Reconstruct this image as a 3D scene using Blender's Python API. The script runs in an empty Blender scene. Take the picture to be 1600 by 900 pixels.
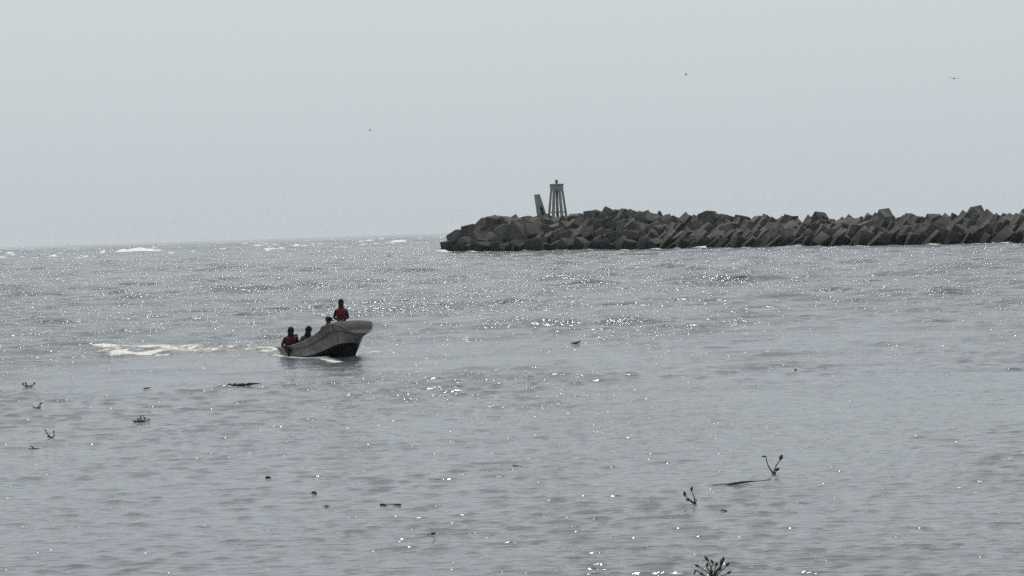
import bpy, bmesh, math, random
import numpy as np
from mathutils import Vector, Matrix, Euler, noise as mnoise

R = math.radians
random.seed(7)
rng = np.random.default_rng(11)
scene = bpy.context.scene
COL = scene.collection

# ------------------------------------------------------------------ camera
F = 4000.0                      # focal length in pixels of a 1600 px wide frame
CAM_H = 4.5
PITCH = math.atan(90.6 / F)     # looking slightly down
ROLL = R(1.8)                   # the photograph leans: horizon climbs to the right
CAMP = Vector((0, 0, CAM_H))
fwd = Vector((0, math.cos(PITCH), -math.sin(PITCH)))
r0 = Vector((1, 0, 0))
u0 = r0.cross(fwd)
right = (r0 * math.cos(ROLL) - u0 * math.sin(ROLL)).normalized()
up = (u0 * math.cos(ROLL) + r0 * math.sin(ROLL)).normalized()
cd = bpy.data.cameras.new('camera')
cd.sensor_width = 36
cd.lens = 36 * F / 1600
cd.clip_start = 0.5
cd.clip_end = 40000
cam = bpy.data.objects.new('camera', cd)
COL.objects.link(cam)
cam.matrix_world = Matrix((
    (right.x, up.x, -fwd.x, 0), (right.y, up.y, -fwd.y, 0), (right.z, up.z, -fwd.z, CAM_H), (0, 0, 0, 1)))
scene.camera = cam


def ray(px, py):
    return (fwd * F + right * (px - 800) - up * (py - 450)).normalized()


def at(px, py, z=0.0):
    """where the view through a pixel meets the level z"""
    d = ray(px, py)
    t = (z - CAM_H) / d.z
    return CAMP + d * t


def proj(p):
    q = Vector(p) - CAMP
    k = F / q.dot(fwd)
    return 800 + q.dot(right) * k, 450 - q.dot(up) * k


# ------------------------------------------------------------------ sky, sun, exposure
SUN_EL, SUN_AZ = 58.0, -3.0
w = bpy.data.worlds.new('World')
scene.world = w
w.use_nodes = True
nt = w.node_tree
for n in list(nt.nodes):
    nt.nodes.remove(n)
wo = nt.nodes.new('ShaderNodeOutputWorld')
bg = nt.nodes.new('ShaderNodeBackground')
sky = nt.nodes.new('ShaderNodeTexSky')
sky.sky_type = 'NISHITA'
sky.sun_disc = False
sky.sun_elevation = R(SUN_EL)
sky.sun_rotation = R(SUN_AZ)
sky.altitude = 0
sky.air_density = 1.0
sky.dust_density = 6.0
sky.ozone_density = 1.0
hs = nt.nodes.new('ShaderNodeHueSaturation')
hs.inputs['Saturation'].default_value = 0.35
mixw = nt.nodes.new('ShaderNodeMix')            # thin even cloud veil over the clear sky
mixw.data_type = 'RGBA'
mixw.inputs[0].default_value = 0.84
mixw.inputs[7].default_value = (4.93, 5.46, 5.78, 1)
bg.inputs['Strength'].default_value = 0.1
nt.links.new(sky.outputs[0], hs.inputs['Color'])
nt.links.new(hs.outputs[0], mixw.inputs[6])
nt.links.new(mixw.outputs[2], bg.inputs['Color'])
nt.links.new(bg.outputs[0], wo.inputs['Surface'])

sl = bpy.data.lights.new('sun', 'SUN')
sl.energy = 2.0
sl.angle = R(0.6)
sl.color = (1.0, 0.95, 0.87)
so = bpy.data.objects.new('sun', sl)
COL.objects.link(so)
S = Vector((math.sin(R(SUN_AZ)) * math.cos(R(SUN_EL)), math.cos(R(SUN_AZ)) * math.cos(R(SUN_EL)), math.sin(R(SUN_EL))))
so.rotation_euler = (-S).to_track_quat('-Z', 'Y').to_euler()
so.location = (0, 0, 200)

scene.render.engine = 'CYCLES'
scene.view_settings.view_transform = 'Standard'
scene.view_settings.look = 'None'
scene.view_settings.exposure = 0.32
scene.view_settings.gamma = 1.0
scene.view_settings.use_curve_mapping = False
scene.cycles.use_denoising = False
scene.cycles.max_bounces = 6
scene.cycles.glossy_bounces = 3
scene.cycles.volume_bounces = 0
scene.cycles.sample_clamp_direct = 20.0
scene.cycles.sample_clamp_indirect = 1.5
scene.cycles.caustics_reflective = False
scene.cycles.caustics_refractive = False


# ------------------------------------------------------------------ helpers
def tag(o, label=None, cat=None, group=None, kind=None):
    if label: o['label'] = label
    if cat: o['category'] = cat
    if group: o['group'] = group
    if kind: o['kind'] = kind
    return o


def empty(name, loc=(0, 0, 0), mw=None):
    o = bpy.data.objects.new(name, None)
    o.empty_display_size = 0.3
    COL.objects.link(o)
    o.location = loc
    if mw is not None:
        o.matrix_world = mw
    return o


def link_mesh(name, me, parent=None, loc=None, rot=None, scale=None):
    o = bpy.data.objects.new(name, me)
    COL.objects.link(o)
    if parent is not None:
        o.parent = parent
    if loc is not None: o.location = loc
    if rot is not None: o.rotation_euler = rot
    if scale is not None: o.scale = scale
    return o


class MB:
    """collects shapes for one mesh"""
    def __init__(self):
        self.v, self.f = [], []

    def add(self, v, f):
        b = len(self.v)
        self.v += [tuple(p) for p in v]
        self.f += [tuple(i + b for i in q) for q in f]
        return self

    def box(self, c, s, rot=None, taper=1.0):
        m = rot if rot is not None else Matrix.Identity(3)
        vs = []
        for z in (-1, 1):
            k = taper if z > 0 else 1
            for y in (-1, 1):
                for x in (-1, 1):
                    vs.append(Vector(c) + m @ Vector((x * s[0] / 2 * k, y * s[1] / 2 * k, z * s[2] / 2)))
        return self.add(vs, [(0, 2, 3, 1), (4, 5, 7, 6), (0, 1, 5, 4), (2, 6, 7, 3), (0, 4, 6, 2), (1, 3, 7, 5)])

    def tube(self, pts, rad, seg=8, flat=1.0, ref=None):
        pts = [Vector(p) for p in pts]
        n = len(pts)
        if not hasattr(rad, '__len__'): rad = [rad] * n
        vs, fs = [], []
        for i, p in enumerate(pts):
            t = (pts[min(i + 1, n - 1)] - pts[max(i - 1, 0)]).normalized()
            rf = Vector(ref) if ref is not None else (Vector((0, 0, 1)) if abs(t.z) < 0.9 else Vector((1, 0, 0)))
            a = t.cross(rf)
            if a.length < 1e-5: a = t.orthogonal()
            a.normalize()
            b = a.cross(t).normalized()
            for k in range(seg):
                an = 2 * math.pi * k / seg
                vs.append(p + a * math.cos(an) * rad[i] + b * math.sin(an) * rad[i] * flat)
        for i in range(n - 1):
            for k in range(seg):
                k2 = (k + 1) % seg
                fs.append((i * seg + k, i * seg + k2, (i + 1) * seg + k2, (i + 1) * seg + k))
        fs.append(tuple(range(seg - 1, -1, -1)))
        fs.append(tuple((n - 1) * seg + k for k in range(seg)))
        return self.add(vs, fs)

    def ellip(self, c, r, seg=10, rings=7, rot=None):
        m = rot if rot is not None else Matrix.Identity(3)
        vs, fs = [], []
        for i in range(1, rings):
            ph = math.pi * i / rings
            for k in range(seg):
                th = 2 * math.pi * k / seg
                vs.append(Vector(c) + m @ Vector((r[0] * math.sin(ph) * math.cos(th), r[1] * math.sin(ph) * math.sin(th), r[2] * math.cos(ph))))
        top = len(vs); vs.append(Vector(c) + m @ Vector((0, 0, r[2])))
        bot = len(vs); vs.append(Vector(c) + m @ Vector((0, 0, -r[2])))
        for i in range(rings - 2):
            for k in range(seg):
                k2 = (k + 1) % seg
                fs.append((i * seg + k, (i + 1) * seg + k, (i + 1) * seg + k2, i * seg + k2))
        for k in range(seg):
            k2 = (k + 1) % seg
            fs.append((top, k, k2))
            fs.append((bot, (rings - 2) * seg + k2, (rings - 2) * seg + k))
        return self.add(vs, fs)

    def mesh(self, name, mats, smooth=True):
        me = bpy.data.meshes.new(name)
        me.from_pydata(self.v, [], self.f)
        for m in (mats if isinstance(mats, (list, tuple)) else [mats]):
            me.materials.append(m)
        if smooth:
            me.polygons.foreach_set('use_smooth', [True] * len(me.polygons))
        me.update()
        return me

    def build(self, name, mat, parent=None, smooth=True, **k):
        return link_mesh(name, self.mesh(name, mat, smooth), parent, **k)


def sock(n, *names):
    for s in names:
        if s in n.inputs: return n.inputs[s]


def mat(name, col, rough=0.7, var=0.25, scale=3.0, bump=0.0, bscale=None, tint=None, spec=0.4):
    m = bpy.data.materials.new(name)
    m.use_nodes = True
    t = m.node_tree
    b = t.nodes['Principled BSDF']
    b.inputs['Roughness'].default_value = rough
    sock(b, 'Specular IOR Level').default_value = spec
    tc = t.nodes.new('ShaderNodeTexCoord')
    nz = t.nodes.new('ShaderNodeTexNoise')
    nz.inputs['Scale'].default_value = scale
    nz.inputs['Detail'].default_value = 5
    nz.inputs['Roughness'].default_value = 0.65
    t.links.new(tc.outputs['Object'], nz.inputs['Vector'])
    rp = t.nodes.new('ShaderNodeValToRGB')
    d = tuple(c * (1 - var) for c in col)
    l = tint if tint else tuple(min(1, c * (1 + var)) for c in col)
    rp.color_ramp.elements[0].position = 0.32
    rp.color_ramp.elements[1].position = 0.68
    rp.color_ramp.elements[0].color = (*d, 1)
    rp.color_ramp.elements[1].color = (*l, 1)
    t.links.new(nz.outputs['Fac'], rp.inputs['Fac'])
    t.links.new(rp.outputs['Color'], b.inputs['Base Color'])
    if bump:
        n2 = t.nodes.new('ShaderNodeTexNoise')
        n2.inputs['Scale'].default_value = bscale or scale * 3
        n2.inputs['Detail'].default_value = 6
        t.links.new(tc.outputs['Object'], n2.inputs['Vector'])
        bp = t.nodes.new('ShaderNodeBump')
        bp.inputs['Strength'].default_value = 1.0
        bp.inputs['Distance'].default_value = bump
        t.links.new(n2.outputs['Fac'], bp.inputs['Height'])
        t.links.new(bp.outputs['Normal'], b.inputs['Normal'])
    return m


def block_material():
    """weathered concrete: streaks and lichen, wet and weed-dark towards the water"""
    m = mat('breakwater_concrete', (0.062, 0.062, 0.060), 0.9, 0.45, 0.5, 0.08, 1.6, tint=(0.112, 0.111, 0.104), spec=0.25)
    t = m.node_tree
    b = t.nodes['Principled BSDF']
    src = b.inputs['Base Color'].links[0].from_socket
    g = t.nodes.new('ShaderNodeNewGeometry')
    sx = t.nodes.new('ShaderNodeSeparateXYZ')
    t.links.new(g.outputs['Position'], sx.inputs[0])
    nz = t.nodes.new('ShaderNodeTexNoise'); nz.inputs['Scale'].default_value = 0.35
    t.links.new(g.outputs['Position'], nz.inputs['Vector'])
    ad = t.nodes.new('ShaderNodeMath'); ad.operation = 'MULTIPLY_ADD'
    ad.inputs[1].default_value = 1.6
    t.links.new(nz.outputs['Fac'], ad.inputs[0]); t.links.new(sx.outputs['Z'], ad.inputs[2])
    mr = t.nodes.new('ShaderNodeMapRange')
    mr.inputs[1].default_value = 1.7; mr.inputs[2].default_value = 3.5
    t.links.new(ad.outputs[0], mr.inputs[0])
    oi = t.nodes.new('ShaderNodeObjectInfo')
    hv = t.nodes.new('ShaderNodeHueSaturation')
    mv = t.nodes.new('ShaderNodeMapRange'); mv.inputs[3].default_value = 0.6; mv.inputs[4].default_value = 1.35
    t.links.new(oi.outputs['Random'], mv.inputs[0]); t.links.new(mv.outputs[0], hv.inputs['Value'])
    t.links.new(src, hv.inputs['Color'])
    mx = t.nodes.new('ShaderNodeMix'); mx.data_type = 'RGBA'
    mx.inputs[6].default_value = (0.022, 0.022, 0.02, 1)
    t.links.new(mr.outputs[0], mx.inputs[0]); t.links.new(hv.outputs[0], mx.inputs[7])
    t.links.new(mx.outputs[2], b.inputs['Base Color'])
    return m


M = dict(
    block=block_material(),
    core=mat('core_rock', (0.05, 0.05, 0.047), 0.95, 0.4, 0.6, 0.1, 1.0, spec=0.2),
    tower=mat('beacon_concrete', (0.24, 0.238, 0.225), 0.85, 0.3, 0.8, 0.02, 5),
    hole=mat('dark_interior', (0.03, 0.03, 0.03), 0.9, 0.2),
    lamp=mat('lantern_paint', (0.10, 0.11, 0.10), 0.5, 0.2),
    hull=mat('hull_gelcoat', (0.19, 0.187, 0.165), 0.45, 0.45, 1.7, 0.004, 14, tint=(0.27, 0.265, 0.235)),
    bottom=mat('black_bottom_paint', (0.008, 0.008, 0.012), 0.5, 0.3, 4),
    deck=mat('deck_paint', (0.030, 0.031, 0.028), 0.85, 0.35, 2.5, 0.004, 20),
    inside=mat('boat_inside', (0.22, 0.23, 0.22), 0.6, 0.2, 3),
    rail=mat('rub_rail', (0.10, 0.098, 0.085), 0.6, 0.25, 6),
    motor=mat('motor_cowl', (0.02, 0.02, 0.022), 0.35, 0.15, 5),
    rope=mat('rope', (0.5, 0.48, 0.42), 0.9, 0.2, 30),
    skin=mat('skin', (0.17, 0.095, 0.065), 0.55, 0.1, 12),
    navy=mat('navy_cloth', (0.012, 0.014, 0.022), 0.9, 0.3, 14, 0.004, 40),
    black=mat('black_cloth', (0.008, 0.008, 0.010), 0.9, 0.3, 14, 0.004, 40),
    grey=mat('grey_cloth', (0.055, 0.06, 0.07), 0.9, 0.3, 14, 0.004, 40),
    trouser=mat('dark_trousers', (0.012, 0.012, 0.015), 0.9, 0.3, 14),
    red=mat('red_vest', (0.105, 0.009, 0.011), 0.75, 0.25, 10, 0.006, 30),
    darkred=mat('dark_red_vest', (0.075, 0.010, 0.012), 0.8, 0.4, 8, 0.006, 30),
    strap=mat('vest_strap', (0.02, 0.02, 0.02), 0.7, 0.2, 10),
    leaf=mat('hyacinth_leaf', (0.030, 0.050, 0.022), 0.45, 0.4, 12, tint=(0.06, 0.08, 0.035)),
    stem=mat('hyacinth_stem', (0.05, 0.06, 0.03), 0.5, 0.3, 15),
    root=mat('hyacinth_roots', (0.03, 0.028, 0.026), 0.8, 0.3, 20),
    wood=mat('wet_wood', (0.036, 0.030, 0.027), 0.5, 0.4, 8, 0.01, 25),
    bird=mat('bird_feathers', (0.07, 0.075, 0.08), 0.9, 0.3, 6),
    litter=mat('white_plastic', (0.8, 0.8, 0.76), 0.35, 0.05, 10),
)


# ------------------------------------------------------------------ the boat's place (needed by the sea)
HEAD = R(29)                                # angle between the course and the line to the camera
BL = 5.8
boat_stern = at(463, 554.8)
hx = Vector((math.sin(HEAD), -math.cos(HEAD), 0))        # forward
hy = Vector((0, 0, 1)).cross(hx)                          # port
BOAT = Matrix(((hx.x, hy.x, 0, boat_stern.x), (hx.y, hy.y, 0, boat_stern.y), (0, 0, 1, 0.0), (0, 0, 0, 1)))


# ------------------------------------------------------------------ the sea
def build_sea():
    d = [29.0]
    while d[-1] < 9000:
        x = d[-1]
        k = 0.0011 if x < 80 else 0.0022 if x < 200 else (0.0026 if x < 700 else (0.003 if x < 2400 else 0.012))
        d.append(x * (1 + k))
    ys = np.array([-3000, -1200, -500, -200, -80, -30, -8, 4, 12, 18, 22, 26, 28] + d)
    nin = 500
    ui = np.linspace(-1, 1, nin + 1)
    uo = np.array([1.06, 1.16, 1.35, 1.7, 2.3, 3.5, 6, 11, 20])
    us = np.concatenate([-uo[::-1], ui, uo])
    half = 0.22 * np.maximum(ys, 12) + 3
    half = np.where(ys < 27, np.maximum(half, 0.02 * np.abs(ys) + 10), half)
    X = us[None, :] * half[:, None]
    Y = np.repeat(ys[:, None], len(us), 1)
    dy = np.gradient(ys)[:, None] * np.ones_like(X)
    dx = np.abs(np.gradient(X, axis=1))
    X = X.astype(np.float32); Y = Y.astype(np.float32)
    dist = np.maximum(np.abs(Y), 1)

    def lowf(n, lx, ly, seed):
        g = np.random.default_rng(seed)
        a = np.zeros_like(X)
        for _ in range(n):
            kx = 2 * math.pi / lx * g.normal(0, 1); ky = 2 * math.pi / ly * g.normal(0, 1)
            a += np.sin(kx * X + ky * Y + g.uniform(0, 6.28)).astype(np.float32)
        return a / math.sqrt(n / 2)

    gust = np.clip(1.0 + 0.33 * lowf(10, 26, 22, 3) + 0.22 * lowf(10, 90, 60, 4), 0.35, 1.9)
    rough_out = np.clip((dist - 50) / 80, 0, 1).astype(np.float32) * 3.0       # rougher away from the shore
    ZS = np.zeros_like(X)
    Z = np.zeros_like(X); DX = np.zeros_like(X); DY = np.zeros_like(X)
    g = np.random.default_rng(21)
    N = 200
    for i in range(N):
        lam = math.exp(g.uniform(math.log(0.15), math.log(7.0)))
        th = g.normal(R(3), R(27 if lam < 1.5 else 24))
        k = 2 * math.pi / lam
        kx, ky = k * math.sin(th), k * math.cos(th)
        slope = 0.25 * math.sqrt(2 / N) * (1.0 if lam < 0.34 else (0.34 / lam) ** 0.85)
        a = slope / k
        cyc = np.abs(kx) * dx + np.abs(ky) * dy                  # phase per cell
        att = np.clip(1.6 - cyc / 1.6, 0, 1)
        ph = kx * X + ky * Y + g.uniform(0, 2 * math.pi)
        amp = (a * att).astype(np.float32) * (gust if lam < 3 else 1.0) * ((0.45 + rough_out) if lam > 0.5 else 1.0)
        s, c = np.sin(ph), np.cos(ph)
        if lam < 1.4: ZS += amp * c
        else: Z += amp * c
        DX -= amp * (kx / k) * s * 1.15
        DY -= amp * (ky / k) * s * 1.15
    # short waves have peaked crests and flat troughs
    sg = np.sqrt((ZS[:, 20:-20] ** 2).mean(1, keepdims=True)) + 1e-4
    ZS = np.clip(ZS, -2.4 * sg, 2.4 * sg)
    zz = ZS / sg
    Z += sg * (0.33 * zz + 0.18 * np.exp(1.2 * zz))
    # short steep chop on the stretch between the boat and the bar
    chop = np.clip((dist - 55) / 120, 0, 1) * np.clip((2200 - dist) / 1200, 0, 1) * (Y > 0)
    chop = (chop * np.clip(1 + 0.45 * lowf(12, 40, 60, 9), .2, 2.2)).astype(np.float32)
    ZC = np.zeros_like(X)
    for i in range(44):
        lam = math.exp(g.uniform(math.log(1.8), math.log(9)))
        th = g.normal(R(2), R(24)); k = 2 * math.pi / lam
        kx, ky = k * math.sin(th), k * math.cos(th)
        a = 0.12 * math.sqrt(2 / 44) / k
        att = np.clip(1.6 - (np.abs(kx) * dx + np.abs(ky) * dy) / 1.7, 0, 1)
        ph = kx * X + ky * Y + g.uniform(0, 2 * math.pi)
        ZC += (a * att).astype(np.float32) * np.cos(ph)
    sc_ = np.sqrt((ZC[:, 20:-20] ** 2).mean(1, keepdims=True)) + 1e-4
    zc = np.clip(ZC / sc_, -2.4, 2.4)
    Z += chop * sc_ * (0.5 * zc + 0.2 * np.exp(1.0 * zc))
    # open sea past the bar: longer, higher waves
    out = np.clip((dist - 420) / 700, 0, 1) * (Y > 0)
    for i in range(34):
        lam = math.exp(g.uniform(math.log(14), math.log(60)))
        th = g.normal(R(4), R(22)); k = 2 * math.pi / lam
        kx, ky = k * math.sin(th), k * math.cos(th)
        a = 0.085 * math.sqrt(2 / 34) / k
        att = np.clip(1.6 - (np.abs(kx) * dx + np.abs(ky) * dy) / 1.6, 0, 1)
        ph = kx * X + ky * Y + g.uniform(0, 2 * math.pi)
        Z += (a * att * out).astype(np.float32) * np.cos(ph)
        DY -= (a * att * out).astype(np.float32) * np.sin(ph) * 0.8
    foam = np.zeros_like(X); churn = np.zeros_like(X)

    br = random.Random(77)
    # breaking waves on the bar: (x, y of the foam in the photograph, width px, height m)
    for (px, py, wpx, hm, fo) in [
        (224, 394, 74, 2.3, 1.5), (300, 390, 60, 1.2, .35), (405, 387, 84, 1.6, .8), (432, 390.5, 36, 1.3, 1.3), (413, 383.5, 26, 1.3, 1.1),
        (135, 403.5, 30, .9, 1.2), (10, 404, 46, 1.1, 1.1), (55, 404, 26, .7, 1.0), (90, 400, 30, .7, .9), (140, 397, 30, .8, .9),
        (120, 391, 18, .9, 1.0), (613, 380.5, 38, 1.5, 1.4), (583, 382, 20, .8, 1.0), (570, 373.5, 18, 1.6, .9), (494, 384, 22, 1.2, 1.1),
        (520, 383, 40, 1.0, .5), (470, 391, 50, .9, .7), (372, 389, 40, 1.2, .9), (365, 381, 60, 1.3, .6), (260, 383.5, 30, 1.5, .8),
        (310, 382, 36, 1.2, .7), (80, 391, 22, 1.0, .8), (655, 374, 30, 1.4, .9), (690, 370.5, 40, 1.5, .9), (640, 386, 40, .6, .4),
        (200, 401, 24, .6, .8), (330, 396, 26, .6, .6), (20, 396, 24, .8, .8), (540, 377, 26, 1.3, .6), (455, 378, 20, 1.2, .8)] + [
        (bx0, 389.5 - bx0 * .0315 + 1.5 + br.uniform(0, 1) ** 1.5 * 15, br.uniform(6, 24), br.uniform(.5, 1.2), br.uniform(.75, 1.3)) for bx0 in (br.uniform(0, 700) for _ in range(120))]:
        p = at(px, py)
        full = wpx / F * p.y
        bq = random.Random(int(px * 13 + wpx * 7))
        lean = bq.choice((-1, 1))
        j0, j1 = np.searchsorted(ys, [p.y - 40 * hm - .03 * p.y, p.y + 40 * hm + .03 * p.y])
        lip = np.zeros_like(X[j0:j1])
        for q in range(7 if wpx > 24 else 3):
            # a breaking crest is several short toppling lips side by side
            ox = bq.uniform(-.5, .5) * full * .95
            sx = max(full * bq.uniform(.07, .2), .0011 * p.y)
            hq = hm * bq.uniform(.45, 1.05) * (1.0 - .7 * abs(ox / full))
            sy = max(2.2 * hm, 0.0040 * p.y) * bq.uniform(.8, 1.3)
            oy = bq.uniform(-1.2, 1.2) * sy + .15 * ox * lean
            u = X[j0:j1] - p.x - ox
            e = np.exp(-(np.abs(u) / np.where(u * lean > 0, sx * 1.9, sx * .8)) ** 2)
            yy = (Y[j0:j1] - p.y - oy) / sy
            lip = np.maximum(lip, hq * e * np.exp(-yy ** 2))
            foam[j0:j1] = np.maximum(foam[j0:j1], fo * bq.uniform(.55, .95) * e ** .6 * np.exp(-((yy + 0.55) / .85) ** 2))
        Z[j0:j1] += lip.astype(np.float32)

    def seg(p, q, wid, h=0.0, fo=0.0, ch=0.0, taper=True):
        nonlocal Z, foam, churn
        ax, ay, bx_, by_ = p.x, p.y, q.x, q.y
        i0, i1 = np.searchsorted(ys, [min(ay, by_) - 4 * wid, max(ay, by_) + 4 * wid])
        Xs, Ys = X[i0:i1], Y[i0:i1]
        L2 = (bx_ - ax) ** 2 + (by_ - ay) ** 2
        t = np.clip(((Xs - ax) * (bx_ - ax) + (Ys - ay) * (by_ - ay)) / L2, 0, 1)
        dd = np.hypot(Xs - ax - t * (bx_ - ax), Ys - ay - t * (by_ - ay))
        e = np.exp(-(dd / wid) ** 2)
        if h: Z[i0:i1] += (h * e * (0.7 + 0.3 * np.sin(Xs * 3.1 + Ys * 1.3))).astype(np.float32)
        foam[i0:i1] = np.maximum(foam[i0:i1], fo * e)
        churn[i0:i1] = np.maximum(churn[i0:i1], ch * e)

    # wake: two strands and the muddy churn behind the stern
    seg(at(440, 554), at(345, 552.5), 1.3, 0.12, 0.62, 1.0)
    seg(at(436, 549), at(370, 548.5), 1.3, 0.12, 0.58, 1.0)
    seg(at(345, 551.5), at(255, 549), 0.9, 0.10, 0.74, .6)
    seg(at(300, 549), at(240, 543.5), 1.1, 0.07, 0.74, .2)
    seg(at(300, 543.5), at(160, 541.5), 0.85, 0.07, 0.86, .1)
    seg(at(262, 552), at(165, 556), 1.1, 0.10, 0.62, .3)
    seg(at(232, 554.5), at(190, 556.5), 0.95, 0.16, 1.02, .0)
    seg(at(188, 554), at(168, 555), 0.8, 0.13, 0.80, .1)
    seg(at(165, 551), at(128, 553), 1.0, 0.15, 0.42, .9)
    seg(at(100, 550), at(10, 553), 1.0, 0.12, 0.30, .3)
    for q in range(52):                                   # torn flecks of foam over and around the strands
        px = br.uniform(135, 436)
        yb = 550.5 + (1 if px < 260 and br.random() < .5 else -1) * br.uniform(0, 7 if px < 300 else 4)
        seg(at(px, yb), at(px + br.uniform(3, 14), yb + br.uniform(-.6, .6)), br.uniform(.2, .45), 0.0, br.uniform(.5, .9), br.uniform(0, .6) * (px > 250))
    # along the hull and the bow wave
    seg(at(438, 556.5), at(500, 561.5), 0.40, 0.12, 1.5, .5)
    seg(at(500, 562), at(525, 565), 0.4, 0.06, 0.95, .3)
    seg(at(573, 556), at(592, 553), 0.45, 0.13, 0.9, .1)
    seg(at(560, 562), at(574, 557), 0.4, 0.10, 0.35, .1)
    seg(at(590, 515), at(650, 508), 1.2, 0.12, 0.0, .0)
    # at the foot of the breakwater
    for px in list(np.arange(694, 1600, 9)):
        yb = 394.5 - (px - 692) * 14.2 / 908
        if random.random() < 0.4:
            seg(at(px, yb + .4), at(px + random.uniform(2, 9), yb + .4), random.uniform(.5, 1.2), 0.2, random.uniform(.3, .9))
    seg(at(1090, 388.3), at(1102, 388.2), 1.3, .5, 1.3)
    seg(at(684, 394.5), at(700, 395.5), 1.3, .4, .9)

    global SEA
    SEA = (ys, us, half, Z)
    P = np.stack([X + DX, Y + DY, Z], -1).reshape(-1, 3)
    nr, nc = X.shape
    idx = np.arange(nr * nc).reshape(nr, nc)
    q = np.stack([idx[:-1, :-1], idx[:-1, 1:], idx[1:, 1:], idx[1:, :-1]], -1).reshape(-1, 4)
    me = bpy.data.meshes.new('sea_water')
    me.vertices.add(len(P)); me.vertices.foreach_set('co', P.astype(np.float32).ravel())
    me.loops.add(q.size); me.loops.foreach_set('vertex_index', q.astype(np.int32).ravel())
    me.polygons.add(len(q))
    me.polygons.foreach_set('loop_start', np.arange(0, q.size, 4, dtype=np.int32))
    me.polygons.foreach_set('use_smooth', np.ones(len(q), bool))
    for nm, arr in (('foam', foam), ('churn', churn)):
        a = me.attributes.new(nm, 'FLOAT', 'POINT')
        a.data.foreach_set('value', arr.astype(np.float32).ravel())
    me.update(calc_edges=True)
    me.materials.append(water_material())
    o = link_mesh('sea_water', me)
    tag(o, kind='structure')
    return o


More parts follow.
